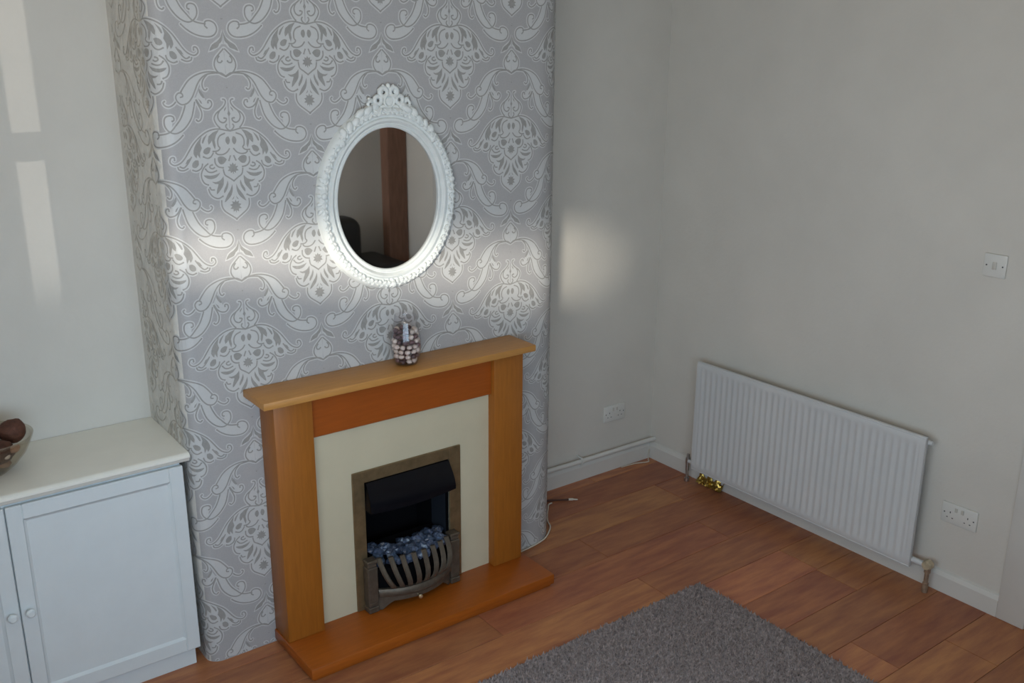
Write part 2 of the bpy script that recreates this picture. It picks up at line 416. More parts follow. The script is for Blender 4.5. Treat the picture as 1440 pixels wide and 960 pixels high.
breast.data.materials.append(MT['overpaint'])
for p in breast.data.polygons:
    if p.center.x < BX0+0.012: p.material_index = 1
MOTIF = [('l',[1,81,14,68,29,51,34,33,29,18,19,8,1,-1]),('f',[1,81,14,68,29,51,34,33,29,18,19,8,1,-1,0,41]),('l',[16,60,23,50,21,41,13,40,9,44]),('d',[1,134,8,114,21,101,36,92,46,74,33,79,19,84,13,95,4,104]),('f',[2,138,9,116,23,106,40,93,51,69,33,73,14,84,6,94,1,93]),('d',[-1,168,2,170,4,167,1,165]),('d',[-2,-34,1,-32,3,-35,0,-37]),('l',[1,0,13,8,24,10,46,13,70,11,95,3,116,-10,131,-27,143,-44]),('l',[148,-61,139,-58,141,-50,151,-48,160,-58,157,-72,144,-82,126,-78,111,-62,101,-43,90,-21,76,-4,58,6,36,9,21,9]),('f',[46,13,70,11,95,3,116,-10,131,-27,146,-45,160,-58,157,-72,144,-82,126,-78,111,-62,101,-43,90,-21,76,-4]),('l',[161,-73,170,-82,183,-88,194,-84,198,-76,194,-72]),('l',[59,5,72,-9,77,-24,74,-37,68,-41,63,-37]),('d',[87,-34,89,-47,78,-64,72,-62,79,-50]),('d',[93,-65,86,-80,81,-81,85,-72]),('l',[99,-68,90,-84,78,-94,62,-96,52,-85,54,-74,62,-72,63,-78]),('f',[83,-30,99,-62,90,-84,78,-94,62,-96,52,-85,67,-79,75,-59,82,-47]),('l',[101,-68,88,-97,85,-112,89,-127,98,-133,103,-129]),('l',[104,-74,110,-98,118,-122,133,-144,151,-160,171,-167,188,-161,199,-146,200,-128,194,-117,182,-114,173,-118,172,-127,177,-130]),('l',[134,-84,142,-105,153,-126,169,-145,184,-161,201,-168,222,-171]),('f',[106,-68,134,-84,142,-105,153,-126,169,-145,184,-161,171,-167,151,-160,133,-144,118,-122,110,-98]),('f',[184,-161,199,-146,200,-128,194,-117,182,-114,176,-130,179,-146]),('l',[229,-184,221,-176,224,-164,238,-162,252,-170,257,-186,249,-201,232,-208,205,-206,182,-198,163,-186,149,-173]),('f',[149,-169,171,-167,183,-162,201,-168,222,-171,238,-162,252,-170,257,-186,249,-201,232,-208,205,-206,182,-198,163,-186]),('l',[18,-69,11,-70,8,-78,14,-90,26,-101,40,-111,48,-126,43,-142,33,-155]),('l',[27,-101,34,-112,36,-124,31,-135,21,-140,12,-136,9,-128,16,-126]),('d',[1,-103,5,-113,1,-122,-1,-112]),('d',[6,-90,14,-99,15,-107,8,-98]),('l',[9,-144,13,-151,9,-159,1,-165]),('f',[3,-79,8,-78,14,-90,26,-101,40,-111,48,-126,43,-142,33,-155,1,-165]),('l',[-1,-166,15,-163,33,-159,53,-159,76,-166,99,-181,119,-200,135,-222,149,-242,164,-256,182,-262,194,-253,191,-240,182,-238,181,-246]),('l',[128,-238,141,-258,155,-271,166,-267]),('l',[141,-273,156,-279,170,-276,173,-269]),('f',[-1,-166,15,-163,33,-159,53,-159,76,-166,99,-181,119,-200,135,-222,149,-242,164,-256,182,-262,170,-276,156,-279,141,-273,127,-281,116,-283,101,-275,88,-266,101,-285,104,-302,101,-319,91,-327,-6,-320]),('l',[17,-172,34,-179,42,-192,42,-209,37,-217,45,-225,59,-226]),('l',[6,-219,16,-231,30,-237,45,-236,51,-231]),('d',[7,-182,15,-185,18,-196,12,-207,6,-204,3,-193]),('d',[36,-161,56,-168,70,-179,74,-193,72,-205,65,-199,61,-193,58,-208,53,-221,50,-209,52,-192,46,-176]),('d',[73,-171,87,-183,93,-197,89,-200,83,-188]),('d',[92,-179,107,-195,117,-210,122,-230,113,-244,110,-233,102,-246,101,-228,94,-214,98,-200]),('d',[66,-215,75,-212,87,-218,91,-228,83,-234,72,-230]),('l',[59,-230,68,-242,79,-246,91,-241]),('d',[108,-251,118,-250,128,-260,128,-271,117,-273,108,-264]),('l',[96,-261,101,-275,116,-283,128,-280]),('d',[130,-240,143,-248,150,-261,139,-255]),('d',[18,-253,26,-245,37,-242,47,-246,46,-259,39,-267,28,-265]),('l',[56,-247,56,-262,47,-274,32,-278]),('l',[5,-241,11,-256]),('l',[32,-282,28,-300,15,-310,0,-321]),('d',[0,-263,4,-270,10,-267,9,-275,17,-275,12,-282,18,-289,9,-290,8,-297,2,-292,-2,-301]),('l',[78,-262,92,-273,102,-291,102,-308,95,-322,84,-328]),('l',[84,-340,80,-355,70,-367,55,-373,40,-367]),('l',[45,-379,45,-398,37,-414,21,-427,-1,-443]),('f',[-1,-256,78,-262,92,-273,102,-291,102,-308,95,-322,84,-329,84,-340,80,-355,70,-367,55,-373,44,-372,45,-398,37,-414,21,-427,-1,-443]),('l',[58,-275,66,-279,74,-275,72,-269,66,-267]),('l',[52,-285,67,-290,80,-288,88,-279]),('d',[42,-292,58,-298,75,-300,96,-297,87,-307,72,-311,54,-306]),('d',[33,-304,44,-316,59,-321,71,-319,61,-327,51,-328,56,-342,59,-360,45,-346,34,-329]),('d',[21,-318,27,-334,35,-348,34,-358,24,-345,19,-330]),('d',[7,-331,14,-348,26,-365,36,-387,22,-377,11,-364,6,-346]),('d',[3,-368,12,-381,5,-377]),('l',[64,-345,75,-344,79,-337]),('d',[0,-380,3,-388,12,-385,9,-393,19,-396,12,-402,19,-409,9,-410,9,-419,2,-415,-1,-423])]
PX, PZ, AX, AZ = 0.5495, 0.6455, -2.3335, 2.017
light, dark, worn = MB(), MB(), MB()
def hidden(u, z):
    return -2.15 < u < -1.42 and z < 0.93
def clip_strip(poly, a, b):
    for s, lim in ((1, a), (-1, b)):
        out = []
        for i in range(len(poly)):
            p, q = poly[i], poly[(i+1) % len(poly)]
            dp, dq = s*(p[0]-lim), s*(q[0]-lim)
            if dp >= 0: out.append(p)
            if (dp >= 0) != (dq >= 0):
                t = dp/(dp-dq); out.append((lim, p[1]+t*(q[1]-p[1])))
        poly = out
        if len(poly) < 3: return []
    return poly
def emit(mb, poly, off):
    lo = min(p[0] for p in poly); hi = max(p[0] for p in poly)
    if hi < U0+0.035 or lo > U1-0.01: return
    c = (sum(p[0] for p in poly)/len(poly), sum(p[1] for p in poly)/len(poly))
    if c[1] > ZC-0.01 or c[1] < 0.004 or hidden(*c): return
    if lo < U0+0.035+0.02*noise.noise((c[1]*9, 0, 0)) or hi > U1-0.004: return
    if hi < UL-RL*PI/2:
        if mb is light: return
        mb = worn
    parts = [poly]
    if lo < UL or hi > UR:
        parts = []
        a = math.floor(lo/0.012)*0.012
        while a < hi:
            q = clip_strip(poly, a, a+0.012)
            if q: parts.append(q)
            a += 0.012
    for q in parts:
        mb.add([(*wrap(u, off), z) for u, z in q], [tuple(range(len(q)))])
def stroke(pts, w):
    n = len(pts); L = []; Rr = []
    for i in range(n):
        a, b = pts[max(i-1,0)], pts[min(i+1,n-1)]
        d = math.hypot(b[0]-a[0], b[1]-a[1]) or 1e-9
        nx, ny = -(b[1]-a[1])/d, (b[0]-a[0])/d
        L.append((pts[i][0]+nx*w/2, pts[i][1]+ny*w/2)); Rr.append((pts[i][0]-nx*w/2, pts[i][1]-ny*w/2))
    return [[L[i], Rr[i], Rr[i+1], L[i+1]] for i in range(n-1)]
shapes = []
for si, (kind, fl_) in enumerate(MOTIF):
    dl = 0.00025+si*6e-6; dd = 0.00085+si*6e-6
    pts = [(fl_[i]/1000, fl_[i+1]/1000) for i in range(0, len(fl_), 2)]
    if kind == 'l':
        c = catmull(pts, 4)
        for qi, q in enumerate(stroke(c, 0.0045)): shapes.append((dark, q, dd+(qi % 3)*1.5e-6))
        e0, e1 = c[0], c[-1]
        for qi, q in enumerate(stroke(c, 0.0125)): shapes.append((light, q, dl+(qi % 3)*1.5e-6))
        for e in (e0, e1):
            shapes.append((light, [(e[0]+0.00625*math.cos(2*PI*k/8), e[1]+0.00625*math.sin(2*PI*k/8)) for k in range(8)], dl+4.5e-6))
        shapes.append((dark, [(e1[0]+0.0032*math.cos(2*PI*k/6), e1[1]+0.0032*math.sin(2*PI*k/6)) for k in range(6)], dd+4.5e-6))
    else:
        if kind == 'd' and len(pts) < 11 and len(pts) > 4:
            c = catmull(pts + [pts[0]], 2)[:-1]
        else: c = pts
        tri = tessellate_polygon([[Vector((p[0], p[1], 0)) for p in c]])
        for t in tri: shapes.append((dark if kind == 'd' else light, [c[i] for i in t], dd if kind == 'd' else dl))
for ci in range(-3, 9):
    ax = AX + PX/2*ci
    for ri in range(-3, 5):
        az = AZ - PZ*ri - (PZ/2 if ci % 2 else 0)
        if az < -0.35 or az > ZC+0.6 or ax < U0-0.35 or ax > U1+0.35: continue
        for mb, q, off in shapes:
            emit(mb, [(ax+x, az+y) for x, y in q], off+(0.0001 if ci % 2 else 0))
            emit(mb, [(ax-x, az+y) for x, y in reversed(q)], off+3e-6+(0.0001 if ci % 2 else 0))
pl = obj('damask_print', light, MT['paper_light'], breast, recenter=False, label='pearl white damask scrolls of the wallpaper')
pd = obj('damask_line', dark, MT['paper_line'], breast, recenter=False, label='grey outlines of the damask scrolls')
pw = obj('worn_print', worn, MT['worn_line'], breast, recenter=False, label='faint worn damask lines on the painted-over side')
for o in (pl, pd, pw): o['kind'] = 'stuff'

# ---- skirting boards
def skirt(name, pts, label):
    m = MB()
    prof = [(0, 0), (0.018, 0), (0.018, 0.070), (0.014, 0.080), (0.010, 0.088), (0.0, 0.092)]
    (xa, ya), (xb, yb) = pts
    dx, dy = xb-xa, yb-ya; d = math.hypot(dx, dy); nx, ny = dy/d, -dx/d
    vs = [(x+nx*p, y+ny*p, h) for (x, y) in pts for p, h in prof]
    n = len(prof)
    fs = [(i, (i+1) % n, n+(i+1) % n, n+i) for i in range(n)] + [tuple(range(n)), tuple(reversed(range(n, 2*n)))]
    m.add(vs, fs)
    return obj(name, m, MT['gloss'], label=label, kind='structure')
skirt('baseboard_far', ((BX1+0.002, 0), (XR-0.018, 0)), 'low white skirting board under the pipe in the alcove')
skirt('baseboard_right', ((XR, 0), (XR, -1.915)), 'low white skirting board under the radiator')
skirt('baseboard_back', ((XR-0.02, YB), (XL, YB)), 'white skirting board of the rear wall')

# ---- door and architrave in the right wall
tr = thing('trim_1', (XR, -2.4, 0), 'white door architrave at the right edge', 'door frame', kind='structure')
del tr['category']
for y0, y1, z0, z1 in ((-2.025, -1.915, 0, 2.12), (-2.96, -2.85, 0, 2.12), (-2.85, -2.025, 2.02, 2.12)):
    obj('architrave', MB().bbox(XR-0.022, XR+0.0, y0, y1, z0, z1, 0.006, 2), MT['gloss'], tr, smooth=True)
dr = thing('door_1', (XR, -2.4, 0), 'white painted panel door', 'door', kind='structure')
del dr['category']
obj('door_leaf', MB().bbox(XR+0.02, XR+0.058, -2.846, -2.029, 0.006, 2.015, 0.003, 1), MT['gloss'], dr)
for z0, z1 in ((0.2, 0.95), (1.1, 1.85)):
    for y0, y1 in ((-2.70, -2.44), (-2.38, -2.14)):
        obj('door_panel', MB().bbox(XR+0.014, XR+0.022, y0, y1, z0, z1, 0.004, 1), MT['gloss'], dr)
obj('threshold', MB().bbox(XR+0.001, XR+T, -2.849, -2.026, -0.009, 0.003, 0.002, 1), MT['plank'], dr)
h = obj('door_handle', MB().tube([(XR+0.02, -2.09, 1.0), (XR-0.03, -2.09, 1.0), (XR-0.035, -2.11, 1.0), (XR-0.035, -2.20, 1.0)], 0.008), MT['chrome'], dr, smooth=True)

# ---- window in the left wall
wn = thing('window_1', (XL-0.06, -2.48, WZ0), 'white framed window', 'window', kind='structure')
del wn['category']
fy = [WY0, WY0+0.05, -2.51, -2.46, WY1-0.05, WY1]
for y0, y1 in ((WY0, WY0+0.05), (WY1-0.05, WY1)):
    obj('window_jamb', MB().box(XL-0.10, XL-0.05, y0, y1, WZ0, WZ1), MT['gloss'], wn)
for z0, z1 in ((WZ0, WZ0+0.05), (WZ1-0.05, WZ1)):
    obj('window_rail', MB().box(XL-0.10, XL-0.05, WY0+0.05, WY1-0.05, z0, z1), MT['gloss'], wn)
obj('window_sill', MB().bbox(XL-0.05, XL+0.05, WY0-0.03, WY1+0.03, WZ0-0.025, WZ0, 0.006, 2), MT['gloss'], wn)
wn2 = thing('window_2', (-2.75, YB-0.06, KZ0), 'white framed unseen rear window', 'window', kind='structure')
del wn2['category']
for x0, x1 in ((KX0, KX0+0.05), (-2.66, -2.61), (KX1-0.05, KX1)):
    obj('window_jamb', MB().box(x0, x1, YB-0.10, YB-0.05, KZ0, KZ1), MT['gloss'], wn2)
for z0, z1 in ((KZ0, KZ0+0.05), (KZ1-0.05, KZ1)):
    obj('window_rail', MB().box(KX0, KX1, YB-0.101, YB-0.049, z0, z1), MT['gloss'], wn2)
for x0, x1 in ((KX0+0.05, -2.66), (-2.61, KX1-0.05)):
    obj('window_pane', MB().box(x0, x1, YB-0.078, YB-0.074, KZ0+0.05, KZ1-0.05), MT['glass'], wn2)
obj('added_splitting_bar', MB().box(KX0+0.05, -2.66, YB-0.096, YB-0.055, 1.130, 1.172), MT['gloss'], wn2)  # bar added to split the spot's light into two patches
for c0, c1, lab in ((KX0-0.02, -2.800, 'added white net curtain edging the light slit on the left half of the rear window'), (-2.754, KX1+0.02, 'added white net curtain edging the light slit on the right half of the rear window')):  # unseen curtains added; the gap between them shapes the alcove wall patches
    m = MB(); n = 60; vs = []
    for i in range(n+1):
        x = c0+(c1-c0)*i/n
        vs += [(x, YB+0.012+0.007*math.sin(i*0.9), KZ0-0.03), (x, YB+0.012+0.007*math.sin(i*0.9), KZ1+0.04)]
    m.add(vs, [(2*i, 2*i+2, 2*i+3, 2*i+1) for i in range(n)])
    obj('added_net_curtain', m, MT['net'], smooth='all', label=lab, cat='curtain')
m = MB(); n = 30; vs = []  # unseen sheet added to keep the sun out of the curtain gap
for i in range(n+1):
    x = KX0+0.002+(-2.8115-KX0-0.002)*i/n
    vs += [(x, YB-0.040+(0.004*math.sin(i*1.1) if i < n else 0), KZ0+0.002), (x, YB-0.040+(0.004*math.sin(i*1.1) if i < n else 0), KZ1-0.002)]
m.add(vs, [(2*i, 2*i+2, 2*i+3, 2*i+1) for i in range(n)])
obj('sun_blocking_curtain', m, MT['blind'], smooth='all', label='added beige sun-blocking curtain behind the left net curtain of the rear window', cat='curtain')
m = MB()  # unseen half curtain added to cut the lower edge of the sun band
n = 80
vs = []
for i in range(n+1):
    y = WY0+0.01+(WY1-WY0-0.02)*i/n
    dx = 0.008*math.sin(i*0.9)
    vs += [(XL-0.02+dx, y, WZ0+0.005), (XL-0.02+dx, y, 1.62)]
m.add(vs, [(2*i, 2*i+2, 2*i+3, 2*i+1) for i in range(n)])
obj('added_net_curtain', m, MT['net'], smooth='all', label='added white net half curtain across the lower window', cat='curtain')
bl = thing('added_roller_blind', (XL-0.02, -2.48, 1.8), 'added beige roller blind trimming the sun over the upper window', 'blind')  # unseen blind added to cut the upper edge of the sun band
obj('blind_cloth', MB().box(XL-0.026, XL-0.022, WY0+0.005, WY1-0.005, 1.81, WZ1), MT['blind'], bl)
obj('bottom_bar', MB().bbox(XL-0.032, XL-0.016, WY0+0.005, WY1-0.005, 1.79, 1.812, 0.004), MT['blind'], bl)

# ================================================================== objects
# ---- fireplace surround
HT = 0.055
fs_ = thing('fireplace_surround', (-1.77, -0.5, 0), 'honey beech fireplace surround with cream back panel and hearth', 'fireplace')
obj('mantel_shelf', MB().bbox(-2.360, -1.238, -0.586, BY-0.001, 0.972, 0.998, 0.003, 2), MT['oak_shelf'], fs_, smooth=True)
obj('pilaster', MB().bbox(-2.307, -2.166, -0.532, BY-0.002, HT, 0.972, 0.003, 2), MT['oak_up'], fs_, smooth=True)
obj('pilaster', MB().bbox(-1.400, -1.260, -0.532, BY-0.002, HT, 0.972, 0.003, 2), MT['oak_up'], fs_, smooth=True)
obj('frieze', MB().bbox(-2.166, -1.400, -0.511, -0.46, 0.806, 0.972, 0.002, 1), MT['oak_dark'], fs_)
m = MB()
px0, px1, pz1 = -2.166, -1.400, 0.806
m.box(px0, HX0, -0.492, -0.44, HT, pz1); m.box(HX1, px1, -0.492, -0.44, HT, pz1); m.box(HX0, HX1, -0.492, -0.44, 0.585, pz1)
obj('back_panel', m, MT['cream'], fs_, label='cream marble effect back panel')
m = MB()
hx0, hx1, hy0 = -2.312, -1.236, -0.724
m.bbox(hx0, hx1, hy0, BY-0.003, 0.012, HT, 0.004, 2)
m.box(hx0+0.012, hx1-0.012, hy0+0.012, BY-0.003, 0.0005, 0.0125)
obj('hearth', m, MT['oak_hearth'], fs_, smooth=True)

# ---- electric fire
ef = thing('electric_fire', (-1.777, -0.5, HT), 'inset electric fire with antique brass trim, black hood and coals', 'electric fire')
m = MB()
def frame(m, xo0, xo1, zo0, zo1, xi0, xi1, zi1, y0, y1):
    m.bbox(xo0, xi0, y0, y1, zo0, zo1, 0.002, 1); m.bbox(xi1, xo1, y0, y1, zo0, zo1, 0.002, 1); m.bbox(xi0-0.001, xi1+0.001, y0, y1, zi1, zo1, 0.002, 1)
frame(m, -2.013, -1.541, HT+0.0005, 0.624, -1.964, -1.593, 0.577, -0.501, -0.4921)
obj('trim', m, MT['bronze'], ef)
m = MB()     # open black box
x0, x1, y0, y1, z0, z1 = -1.960, -1.597, -0.495, -0.30, HT+0.002, 0.577
m.add([(x0,y0,z0),(x1,y0,z0),(x1,y0,z1),(x0,y0,z1),(x0+0.03,y1,z0),(x1-0.03,y1,z0),(x1-0.03,y1,z1),(x0+0.03,y1,z1)],
      [(4,5,6,7),(0,1,5,4),(3,7,6,2),(0,4,7,3),(1,2,6,5)])
fb = obj('fire_box', m, MT['soot'], ef)
obj('reflector', MB().add([(x1-0.006,y0+0.012,0.2),(x1-0.031,y1+0.05,0.2),(x1-0.031,y1+0.05,z1-0.01),(x1-0.006,y0+0.012,z1-0.01)], [(0,1,2,3)]), MT['steel'], ef)
obj('reflector', MB().add([(x0+0.006,y0+0.012,0.2),(x0+0.031,y1+0.05,0.2),(x0+0.031,y1+0.05,z1-0.01),(x0+0.006,y0+0.012,z1-0.01)], [(3,2,1,0)]), MT['steel'], ef)
# hood: curved outwards plate with side cheeks
m = MB()
nx, nk = 12, 8
def hood_pt(i, k, back=0.0):
    t = k/nk; s = i/nx*2-1
    z = 0.574 - 0.112*t
    y = -0.502 - 0.042*math.sin(t*PI*0.55) - 0.010*(1-s*s)*t + back
    half = 0.181 + 0.006*t
    return (-1.7785+s*half, y, z + 0.006*(s*s)*t)
vs = [hood_pt(i, k) for k in range(nk+1) for i in range(nx+1)] + [hood_pt(i, k, 0.006) for k in range(nk+1) for i in range(nx+1)]
q = (nk+1)*(nx+1); r_ = nx+1
fs = []
for k in range(nk):
    for i in range(nx):
        a = k*r_+i; fs += [(a, a+1, a+r_+1, a+r_), (q+a, q+a+r_, q+a+r_+1, q+a+1)]
for i in range(nx):
    a = nk*r_+i; fs += [(a, a+1, q+a+1, q+a), (i, q+i, q+i+1, i+1)]
for k in range(nk):
    a = k*r_; fs += [(a, a+r_, q+a+r_, q+a)]; a += nx; fs += [(a, q+a, q+a+r_, a+r_)]
m.add(vs, fs)
for s in (0, nx):   # cheeks back to the box
    e = [hood_pt(s, k) for k in range(nk+1)]
    m.add(e + [(p[0], -0.47, p[2]) for p in e], [(k, k+1, nk+2+k, nk+1+k) for k in range(nk)])
obj('hood', m, MT['black'], ef, smooth=True)
# fret: two pillars, bowed rail, curved bars
def pillar(xc):
    m = MB()
    for z0, z1, e in ((HT+0.001, 0.080, 0.003), (0.080, 0.098, 0.0), (0.098, 0.245, 0.002), (0.245, 0.262, -0.001), (0.262, 0.274, 0.003)):
        m.bbox(xc-0.019-e, xc+0.019+e, -0.540-e, -0.5015, z0, z1, 0.003, 1)
    return obj('fret_pillar', m, MT['pewter'], ef)
pillar(-1.965); pillar(-1.597)
xa, xb = -1.944, -1.618
def bow(x, d=0.055):
    s = (x-(xa+xb)/2)/((xb-xa)/2)
    return -0.536 - d*(1-s*s)
m = MB()
n = 24
def ribbon(m, prof, arch=None):
    vs = []
    k = len(prof)
    for i in range(n+1):
        x = xa+(xb-xa)*i/n
        for (dy, z) in prof:
            zz = z
            if arch and z < 0.075: zz = arch(x)
            vs.append((x, bow(x)+dy, zz))
    fs = [(i*k+j, i*k+(j+1) % k, (i+1)*k+(j+1) % k, (i+1)*k+j) for i in range(n) for j in range(k)]
    fs += [tuple(range(k)), tuple(reversed(range(n*k, n*k+k)))]
    m.add(vs, fs)
ribbon(m, [(0.012, 0.113), (-0.002, 0.113), (-0.008, 0.120), (-0.008, 0.138), (-0.002, 0.146), (0.012, 0.146)])
obj('fret_rail', m, MT['pewter'], ef, smooth=True)
m = MB()
def arch(x):
    s = (x-(xa+xb)/2)/((xb-xa)/2)
    return HT+0.002 if abs(s) > 0.86 else min(0.092, HT+0.012+0.05*min(1, (0.86-abs(s))*3))
ribbon(m, [(0.014, 0.07), (0.004, 0.07), (0.004, 0.113), (0.014, 0.113)], arch)
obj('fret_apron', m, MT['pewter'], ef, smooth=True)
tops = [-1.936, -1.895, -1.853, -1.808, -1.764, -1.720, -1.679, -1.640]
for i, xt in enumerate(tops):
    s = (xt-(-1.785))/0.155
    xbtm = -1.785+s*0.098
    pts = []
    for k in range(9):
        t = k/8
        x = xbtm+(xt-xbtm)*(1-(1-t)**2.4)
        z = 0.140+0.136*t
        y = (bow(xbtm)+0.014)*(1-t)+(bow(xt, 0.045)+0.004)*t - 0.036*math.sin(PI*t**0.7)
        pts.append((x, y, z))
    vs = []
    for k, p in enumerate(pts):
        wd = 0.0112
        vs += [(p[0]-wd, p[1]+0.003, p[2]), (p[0]-wd*0.6, p[1]-0.004, p[2]), (p[0]+wd*0.6, p[1]-0.004, p[2]), (p[0]+wd, p[1]+0.003, p[2]), (p[0], p[1]+0.006, p[2])]
    fs = [(k*5+j, k*5+(j+1) % 5, (k+1)*5+(j+1) % 5, (k+1)*5+j) for k in range(8) for j in range(5)] + [(4,3,2,1,0), tuple(40+j for j in range(5))]
    obj('fret_bar', MB().add(vs, fs), MT['pewter'], ef, smooth=True)
m = MB()      # fuel bed behind the bars
vs = []
for i in range(n+1):
    x = xa+(xb-xa)*i/n
    vs += [(x, bow(x)+0.022, 0.125), (x, bow(x)+0.020, 0.225), (x, -0.40, 0.27), (x, -0.40, 0.125)]
m.add(vs, [(i*4+j, i*4+(j+1) % 4, i*4+4+(j+1) % 4, i*4+4+j) for i in range(n) for j in range(4)])
obj('fuel_bed', m, MT['soot'], ef)
obj('control_knob', MB().lathe([(0.0, -0.016), (0.006, -0.015), (0.0085, -0.010), (0.007, -0.005), (0.003, 0.0), (0.003, 0.012)], (-1.800, bow(-1.8)-0.006, 0.100), 14, 'y'), MT['brasspol'], ef, smooth=True)
coal_meshes = []
rc = random.Random(11)
for i in range(56):
    x = rc.uniform(xa+0.012, xb-0.012)
    t = (i % 5)/4
    y = bow(x)+0.030 + t*0.085 + rc.uniform(-0.006, 0.006)
    z = 0.243+0.028*math.sin(min(1, t*1.2)*PI*0.6)+rc.uniform(-0.004, 0.008)
    sz = rc.uniform(0.019, 0.027)
    o = obj('coal', MB().ellip((0, 0, 0), (sz, sz*rc.uniform(.7, 1), sz*rc.uniform(.6, .85)), Matrix.Rotation(rc.uniform(0, 6), 3, 'Z') @ Matrix.Rotation(rc.uniform(-.5, .5), 3, 'X'), 2, 0.45, i) if i < 8 else MB().ellip((0,0,0),(1,1,1),None,1), MT['coal'], ef) if i < 8 else None
    if o is None:
        src = coal_meshes[i % 8]; o = bpy.data.objects.new('coal', src); COL.objects.link(o); o.parent = ef
        o.rotation_euler = (rc.uniform(-.4, .4), rc.uniform(-.4, .4), rc.uniform(0, 6))
    else: coal_meshes.append(o.data)
    o.location = Vector((x, y, z)) - ef.location

# ---- oval mirror
mc = Vector((-1.780, BY, 1.592))
mi = thing('oval_mirror', (mc.x, BY, 1.27), 'ornate white oval wall mirror with carved crest', 'mirror')
GA, GB = 0.206, 0.252
def ell(th, off):
    # point on the ellipse grown by off along its normal
    c, s = math.cos(th), math.sin(th)
    nx_, nz_ = c/GA, s/GB; d = math.hypot(nx_, nz_)
    return (mc.x+GA*c+nx_/d*off, mc.z+GB*s+nz_/d*off)
prof = [(-0.004, 0.010), (-0.004, 0.018), (0.000, 0.022), (0.005, 0.022), (0.008, 0.018), (0.011, 0.018), (0.014, 0.024), (0.020, 0.029), (0.027, 0.028),
        (0.031, 0.021), (0.036, 0.021), (0.044, 0.029), (0.053, 0.031), (0.062, 0.026), (0.069, 0.015), (0.072, 0.0005)]
m = MB(); n = 120; k = len(prof)
vs = []
for i in range(n):
    for o_, h_ in prof:
        x, z = ell(2*PI*i/n, o_); vs.append((x, BY-h_, z))
m.add(vs, [(i*k+j, i*k+j+1, ((i+1) % n)*k+j+1, ((i+1) % n)*k+j) for i in range(n) for j in range(k-1)])
fr = obj('mirror_frame', m, MT['white_frame'], mi, smooth=True)
m = MB()
vs = [(mc.x, BY-0.013, mc.z)]
for i in range(n):
    x, z = ell(2*PI*i/n, -0.003); vs.append((x, BY-0.013, z))
m.add(vs, [(0, 1+i, 1+(i+1) % n) for i in range(n)])
obj('mirror_glass', m, MT['mirror'], mi, label='oval mirror glass')
# carved leaf relief on the outer band
m = MB(); n = 92
for i in range(n):
    th = 2*PI*i/n
    for j, (off, hh, ln) in enumerate(((0.044, 0.0275, 0.0110), (0.056, 0.0255, 0.0105))):
        t2 = th+(0.5 if j else 0)*2*PI/n
        x, z = ell(t2, off); x2, z2 = ell(t2+0.01, off)
        a = math.atan2(z2-z, x2-x) + (0.6 if (i+j) % 2 else -0.5)
        rot = Matrix.Rotation(-a, 3, 'Y')
        m.ellip((x, BY-hh, z), (ln, 0.0072, 0.0050), rot, 1, 0.3, i)
obj('carved_leaf_band', m, MT['white_frame'], fr, smooth='all', label='carved leaf relief of the white frame')
# side cartouches: fanned leaves
for th0, num, lo_ in ((PI*0.965, 5, 0.058), (0.06*PI, 5, 0.050), (-PI/2, 5, 0.050)):
    m = MB()
    for j in range(num):
        th = th0+(j-(num-1)/2)*0.085
        x, z = ell(th, lo_); cx, cz = ell(th0, -0.02)
        a = math.atan2(z-cz, x-cx)
        m.ellip((x, BY-0.020, z), (0.020, 0.009, 0.0085), Matrix.Rotation(-a, 3, 'Y'), 2, 0.25, j+7)
    x, z = ell(th0, 0.052)
    m.ellip((x, BY-0.030, z), (0.012, 0.008, 0.012), None, 2)
    obj('leaf_cluster', m, MT['white_frame'], fr, smooth='all')
# crest
ccx, ccz = mc.x+0.010, 1.928
cr = obj('crest', MB(), MT['white_frame'], mi) if False else None
m = MB()
def torus(m, cx, cz, y, R, r, a0=0, a1=2*PI, sx=1.0):
    pts = [(cx+R*sx*math.cos(a0+(a1-a0)*i/20), y, cz+R*math.sin(a0+(a1-a0)*i/20)) for i in range(21)]
    m.tube(pts, r, 8)
for s in (-1, 1):
    torus(m, ccx+s*0.020, ccz+0.030, BY-0.014, 0.0145, 0.0085)
    torus(m, ccx+s*0.042, ccz+0.004, BY-0.014, 0.013, 0.0082)
    torus(m, ccx+s*0.024, ccz-0.026, BY-0.016, 0.010, 0.0060)
    m.tube([(ccx+s*0.062, BY-0.012, ccz-0.006), (ccx+s*0.075, BY-0.016, ccz+0.004), (ccx+s*0.083, BY-0.016, ccz-0.008), (ccx+s*0.076, BY-0.018, ccz-0.018), (ccx+s*0.066, BY-0.018, ccz-0.014)], [0.006, 0.007, 0.0065, 0.006, 0.004], 8)
    for j in range(6):
        th = PI/2 - s*(0.27+0.105*j)
        x, z = ell(th, 0.068-0.004*j+0.006*math.sin(j*2.1))
        m.ellip((x, BY-0.022, z), (0.025-0.0016*j, 0.013, 0.0135), Matrix.Rotation(s*(0.5+0.3*j), 3, 'Y'), 2, 0.35, j*3+s)
for s in (-1, 1):
    m.ellip((ccx+s*0.058, BY-0.014, ccz-0.020), (0.022, 0.012, 0.016), Matrix.Rotation(s*0.5, 3, 'Y'), 2, 0.3, 31+s)
    m.ellip((ccx+s*0.086, BY-0.014, ccz-0.030), (0.022, 0.012, 0.015), Matrix.Rotation(s*0.7, 3, 'Y'), 2, 0.3, 41+s)
    m.ellip((ccx+s*0.070, BY-0.012, ccz+0.004), (0.013, 0.008, 0.008), Matrix.Rotation(-s*0.7, 3, 'Y'), 2, 0.3, 51+s)
